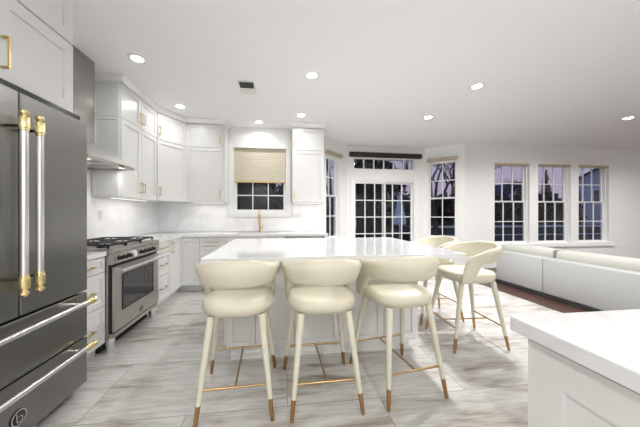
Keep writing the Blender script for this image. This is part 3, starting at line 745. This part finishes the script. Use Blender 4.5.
plate('small white outlet low on the wall beneath the sill end of the three windows', (8.22,5.35,.30), 0)
plate('white light switch on the wall just right of the patio door', (3.44,5.946,.94), 0, cat='switch', name='light_switch')
t = thing('air_vent', 'square white air vent grille in the ceiling', 'vent', (-.40,3.33,CEIL))
MB().box(-.11,.11,-.17,.17,-.008,-.001,.002).build('frame','plastic',t)
MB().box(-.088,.088,-.145,.145,-.0098,-.0085).build('backing','dark',t)
for i in range(12):
    y = -.135+i*.0245; a = 1 if i < 6 else -1
    mb = MB(); mb.ring_loft([[(x,y-.011,-.010-(.012 if a>0 else 0)),(x,y-.009,-.010-(.012 if a>0 else 0)),(x,y+.011,-.010-(.012 if a<0 else 0)),(x,y+.009,-.010-(.012 if a<0 else 0))] for x in (-.088,.088)])
    mb.build('slat','plastic',t)

# ------------------------------------------------------------ recessed lamps
def downlight():
    t = thing('downlight', '', 'light', group='recessed round ceiling lamps')
    mb = MB(); n = 32; rs = [(.084,-.0005),(.084,-.005),(.078,-.008),(.058,-.008),(.056,-.0015)]
    mb.ring_loft([[(r*cos(2*pi*k/n),r*sin(2*pi*k/n),z) for k in range(n)] for r,z in rs], close=False); mb.build('trim_ring','plastic',t,smooth=30)
    MB().lathe([(.0555,-.001),(.0555,-.006),(0,-.006)],seg=32).build('lamp_lens','lens',t)
    ld = bpy.data.lights.new('downlight_lamp','AREA'); ld.shape='DISK'; ld.size=.125; ld.energy=LAMP_W; ld.color=(1,.99,.98)
    try: ld.spread = radians(160)
    except Exception: pass
    lo = bpy.data.objects.new('downlight_lamp',ld); col.objects.link(lo); lo.parent=t; lo.location=(0,0,-.012)
    return t
dls = [((-1.46,2.84),'round recessed ceiling lamp closest to the range hood chimney'),
 ((-1.47,4.03),'round recessed ceiling lamp in front of the angled corner cabinet'),
 ((-.35,4.56),'round recessed ceiling lamp right above the woven window shade'),
 ((.36,4.155),'round recessed ceiling lamp in front of the wall cabinet by the nook'),
 ((.38,2.94),'round recessed ceiling lamp directly above the island, beyond the air vent'),
 ((2.48,2.94),'round recessed ceiling lamp above the two side stools, larger of that pair of lamps'),
 ((2.47,3.99),'round recessed ceiling lamp in front of the patio door nook'),
 ((5.84,3.62),'round recessed ceiling lamp over the sofa, at the edge of the picture')]
for y,row in ((.55,'nearest unseen row'),(-1.1,'middle unseen row'),(-2.6,'by the rear wall')):  # extra unseen ceiling lamps added to fill the room with light
    for x,side in ((-.9,'kitchen aisle'),(.9,'middle of the kitchen'),(2.7,'small white counter'),(5.0,'sofa'),(7.6,'far living area')):
        dls.append(((x,y),'added ceiling fill lamp over the %s, %s' % (side,row)))
dls.append(((7.9,3.2),'added ceiling fill lamp past the sofa, beyond the edge of the picture'))  # another added lamp, out of view, brightening the living area
d0 = downlight()
base_l = [c for c in d0.children if c.type == 'LIGHT'][0].data
living = base_l.copy(); living.energy = LIVING_W
rear = base_l.copy(); rear.energy = REAR_FILL_W
near = base_l.copy(); near.energy = NEAR_FILL_W
isle = base_l.copy(); isle.energy = ISLE_W
for i,((x,y),l) in enumerate(dls):
    o = d0 if i == 0 else copy_tree(d0)
    o.location = (x,y,CEIL); o['label'] = l
    for ch in o.children:
        if ch.type == 'LIGHT': ch.data = near if 0 < y < 1 else isle if (x,y) == (.38,2.94) else rear if y < 0 else living if x > 2.2 else base_l

# ------------------------------------------------------------ outdoors at dusk
GZ = -.45
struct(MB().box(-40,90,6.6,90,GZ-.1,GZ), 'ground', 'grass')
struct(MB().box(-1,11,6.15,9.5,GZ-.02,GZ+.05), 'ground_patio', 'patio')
def bare_tree(label, x, y, h, seed, group='bare trees beyond the windows'):
    r = random.Random(seed); t = thing('bare_tree', label, 'tree', (x,y,GZ), group=group); mb = MB(); tr2 = MB()
    def grow(mb_, p, d, L, rad, depth):
        q = p + d*L
        mid = p.lerp(q,.5)+Vector((r.uniform(-1,1),r.uniform(-1,1),0))*L*.05
        mb_.tube([p,mid,q],[rad,rad*.85,rad*.7],5)
        if depth == 0: return
        for k in range(r.choice((2,3,3))):
            nd = (d+Vector((r.uniform(-1,1),r.uniform(-1,1),r.uniform(-.25,.6)))*.75).normalized()
            grow(mb, q, nd, L*r.uniform(.62,.82), rad*.62, depth-1)
    tr2.tube([(0,0,0),(0.02,0,h*.15),(0,.03,h*.28)],[h*.022,h*.018,h*.016],8); tr2.build('trunk','bark',t)
    for k in range(4):
        nd = Vector((r.uniform(-.6,.6),r.uniform(-.6,.6),1)).normalized(); grow(mb, Vector((0,.02,h*.27)), nd, h*.2, h*.012, 5)
    mb.build('branches','bark',t)
def conifer(label, x, y, h, wd_, seed):
    r = random.Random(seed); t = thing('conifer', label, 'tree', (x,y,GZ)); MB().tube([(0,0,0),(0,0,h*.97)],[h*.02,.01],6).build('trunk','bark',t)
    mb = MB()
    for i in range(30):
        z = h*(.12+.88*i/30); R_ = wd_*(1-i/30)**.9+.04
        for k in range(11):
            a = r.uniform(0,2*pi); L = R_*r.uniform(.7,1.1); c_,s_ = cos(a),sin(a); w2 = .10*L+.05
            mb.ring_loft([[(0,0,z+.08),(0,0,z+.06),(.01,0,z+.07)],[(c_*L*.5-s_*w2,s_*L*.5+c_*w2,z-.02),(c_*L*.5+s_*w2,s_*L*.5-c_*w2,z-.02),(c_*L*.5,s_*L*.5,z+.12)],[(c_*L-.01,s_*L,z-.14*L),(c_*L+.01,s_*L,z-.14*L),(c_*L,s_*L,z-.13*L)]])
    mb.build('needles','needle',t)
def bush(label, x, y, rx, ry, h, seed, name='evergreen_bush', cat='bush'):
    r = random.Random(seed); t = thing(name, label, cat, (x,y,GZ)); mb = MB()
    mb.lathe([(.0,.1),(rx*.55,.3),(rx*.62,h*.35),(rx*.5,h*.62),(rx*.22,h*.85),(0,h*.92)],seg=14)
    for i in range(620):
        a = r.uniform(0,2*pi); z = r.random()**.7; q = (1-z**2.5)**.5*r.uniform(.5,1.0)
        c0 = Vector((cos(a)*q*rx, sin(a)*q*ry, z*h*.95+.1)); s_ = r.uniform(.12,.3)*min(rx,h)*.5
        d = [Vector((r.gauss(0,1),r.gauss(0,1),r.gauss(0,1))).normalized()*s_ for _ in range(4)]
        vs = [mb.v(c0+k) for k in d]
        for f3 in ((0,1,2),(0,2,3),(0,3,1),(1,3,2)): mb.bm.faces.new([vs[k] for k in f3])
    mb.build('foliage','leafd',t); MB().tube([(0,0,0),(0,0,h*.8)],[.1,.05],6).build('stem','bark',t)
# dense dark hedge line far behind: nobody could count its plants
hb = MB(); r = random.Random(3)
for i in range(5200):
    x = r.uniform(-14,70); z = r.random(); y = 25+r.uniform(-.6,.6)
    top = 3.0+.35*sin(x*.7)+.3*sin(x*1.9)+r.uniform(-.25,.25); z0 = GZ+z*(top-GZ); s_ = r.uniform(.35,.7)
    vs = [hb.v(Vector((x,y,z0))+Vector((r.gauss(0,1),r.gauss(0,1)*.5,r.gauss(0,1)*.7)).normalized()*s_) for _ in range(4)]
    for f3 in ((0,1,2),(0,2,3),(0,3,1),(1,3,2)): hb.bm.faces.new([vs[k] for k in f3])
hb.box(-14,70,25.2,25.6,GZ,2.5)
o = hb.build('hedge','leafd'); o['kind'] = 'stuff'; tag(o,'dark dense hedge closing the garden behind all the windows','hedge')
bare_tree('bare branching tree in the upper panes of the single window right of the patio door', 8.2,12.6,7.2,1)
bare_tree('bare tree at the outer edge of the single window right of the patio door', 13.2,18.0,8.2,2)
bare_tree('bare tree seen in the narrow window beside the wall cabinet', 2.5,11.5,7.2,5)
bare_tree('bare tree behind the first of the three windows', 18.4,18.0,5.0,8)
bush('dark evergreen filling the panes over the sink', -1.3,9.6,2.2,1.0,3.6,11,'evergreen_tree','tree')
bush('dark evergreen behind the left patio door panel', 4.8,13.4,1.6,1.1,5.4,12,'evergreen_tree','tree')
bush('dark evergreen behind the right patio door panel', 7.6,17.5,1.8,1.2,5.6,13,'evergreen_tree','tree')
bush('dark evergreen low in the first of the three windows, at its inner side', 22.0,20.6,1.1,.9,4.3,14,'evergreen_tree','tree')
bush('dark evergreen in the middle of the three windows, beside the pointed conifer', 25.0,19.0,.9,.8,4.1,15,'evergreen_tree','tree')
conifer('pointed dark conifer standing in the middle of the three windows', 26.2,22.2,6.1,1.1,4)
def house(label, x, y, w_, d_, h, ridge, rot=0, wins=()):
    t = thing('house', label, 'house', (x,y,GZ), rot)
    mb = MB(); mb.box(0,w_,0,d_,0,h); mb.build('walls','siding',t)
    g_ = MB(); g_.ring_loft([[(0,yy,h),(w_,yy,h),(w_/2,yy,ridge)] for yy in (0,d_)]); g_.build('gable','siding',t)
    for sx in (-1,1):
        rf = MB(); x0 = w_/2; x1 = w_/2+sx*(w_/2+.5); zz = h-(ridge-h)/(w_/2)*.5
        rf.ring_loft([[(x0,yy,ridge),(x0,yy,ridge+.22),(x1,yy,zz+.22),(x1,yy,zz)] for yy in (-.4,d_+.4)]); rf.build('roof','roof',t)
    for (a,b,c_,d2) in wins:
        o = MB().box(a-.1,b+.1,-.08,-.01,c_-.1,d2+.1).build('window','trim',t); MB().box(a,b,-.1,-.081,c_,d2).build('pane','ovenglass',o)
house('pale blue house with a dark gabled roof in the last of the three windows', 27.6,20.8,8.5,5,4.7,7.4,-radians(53),[(1.2,1.9,2.6,3.8),(3.9,4.6,2.6,3.8)])
house('far blue-grey house glimpsed low in the first of the three windows', 27.0,28.2,5.5,5,3.6,5.4,0,[(1.0,1.6,1.0,1.9),(2.6,3.2,1.0,1.9)])
# pool with a pale rim
t = thing('garden_pool', 'long blue walled garden pool with a pale rim, low behind the windows', 'pool', (14.5,14.8,GZ))
MB().box(-7,14,-1.5,1.5,0,.90).build('pool_wall','poolblue',t)
mb = MB(); mb.box(-7.05,14.05,-1.62,-1.45,.91,.98); mb.box(-7.05,14.05,-1.56,-1.51,.45,.50); mb.build('rim','umb',t)
# closed patio umbrella
t = thing('patio_umbrella', 'pale blue closed umbrella on the patio, behind the right door panel', 'umbrella', (4.35,8.8,GZ+.05))
MB().tube([(0,0,0),(0,0,2.42)],.025,10).build('pole','plastic',t)
mb = MB(); rings = []
for z,rr in ((1.25,.19),(1.35,.20),(1.6,.16),(1.95,.10),(2.25,.05),(2.32,.03)):
    rings.append([(rr*(1+.18*cos(8*2*pi*k/48))*cos(2*pi*k/48),rr*(1+.18*cos(8*2*pi*k/48))*sin(2*pi*k/48),z) for k in range(48)])
mb.ring_loft(rings); mb.build('canopy','umb',t,smooth=True); MB().lathe([(.26,0),(.26,.05),(.05,.07),(.04,.3),(0,.3)]).build('base','dark',t)
# patio table
t = thing('patio_table', 'low blue patio table beyond the glass of the patio door', 'table', (3.55,8.3,GZ+.05))
MB().lathe([(.6,.70),(.6,.73),(0,.73)],seg=32).build('tabletop','poolblue',t)
for k in range(4): a = pi/4+k*pi/2; MB().tube([(cos(a)*.45,sin(a)*.45,.70),(cos(a)*.5,sin(a)*.5,0)],.02,8).build('leg','poolblue',t)
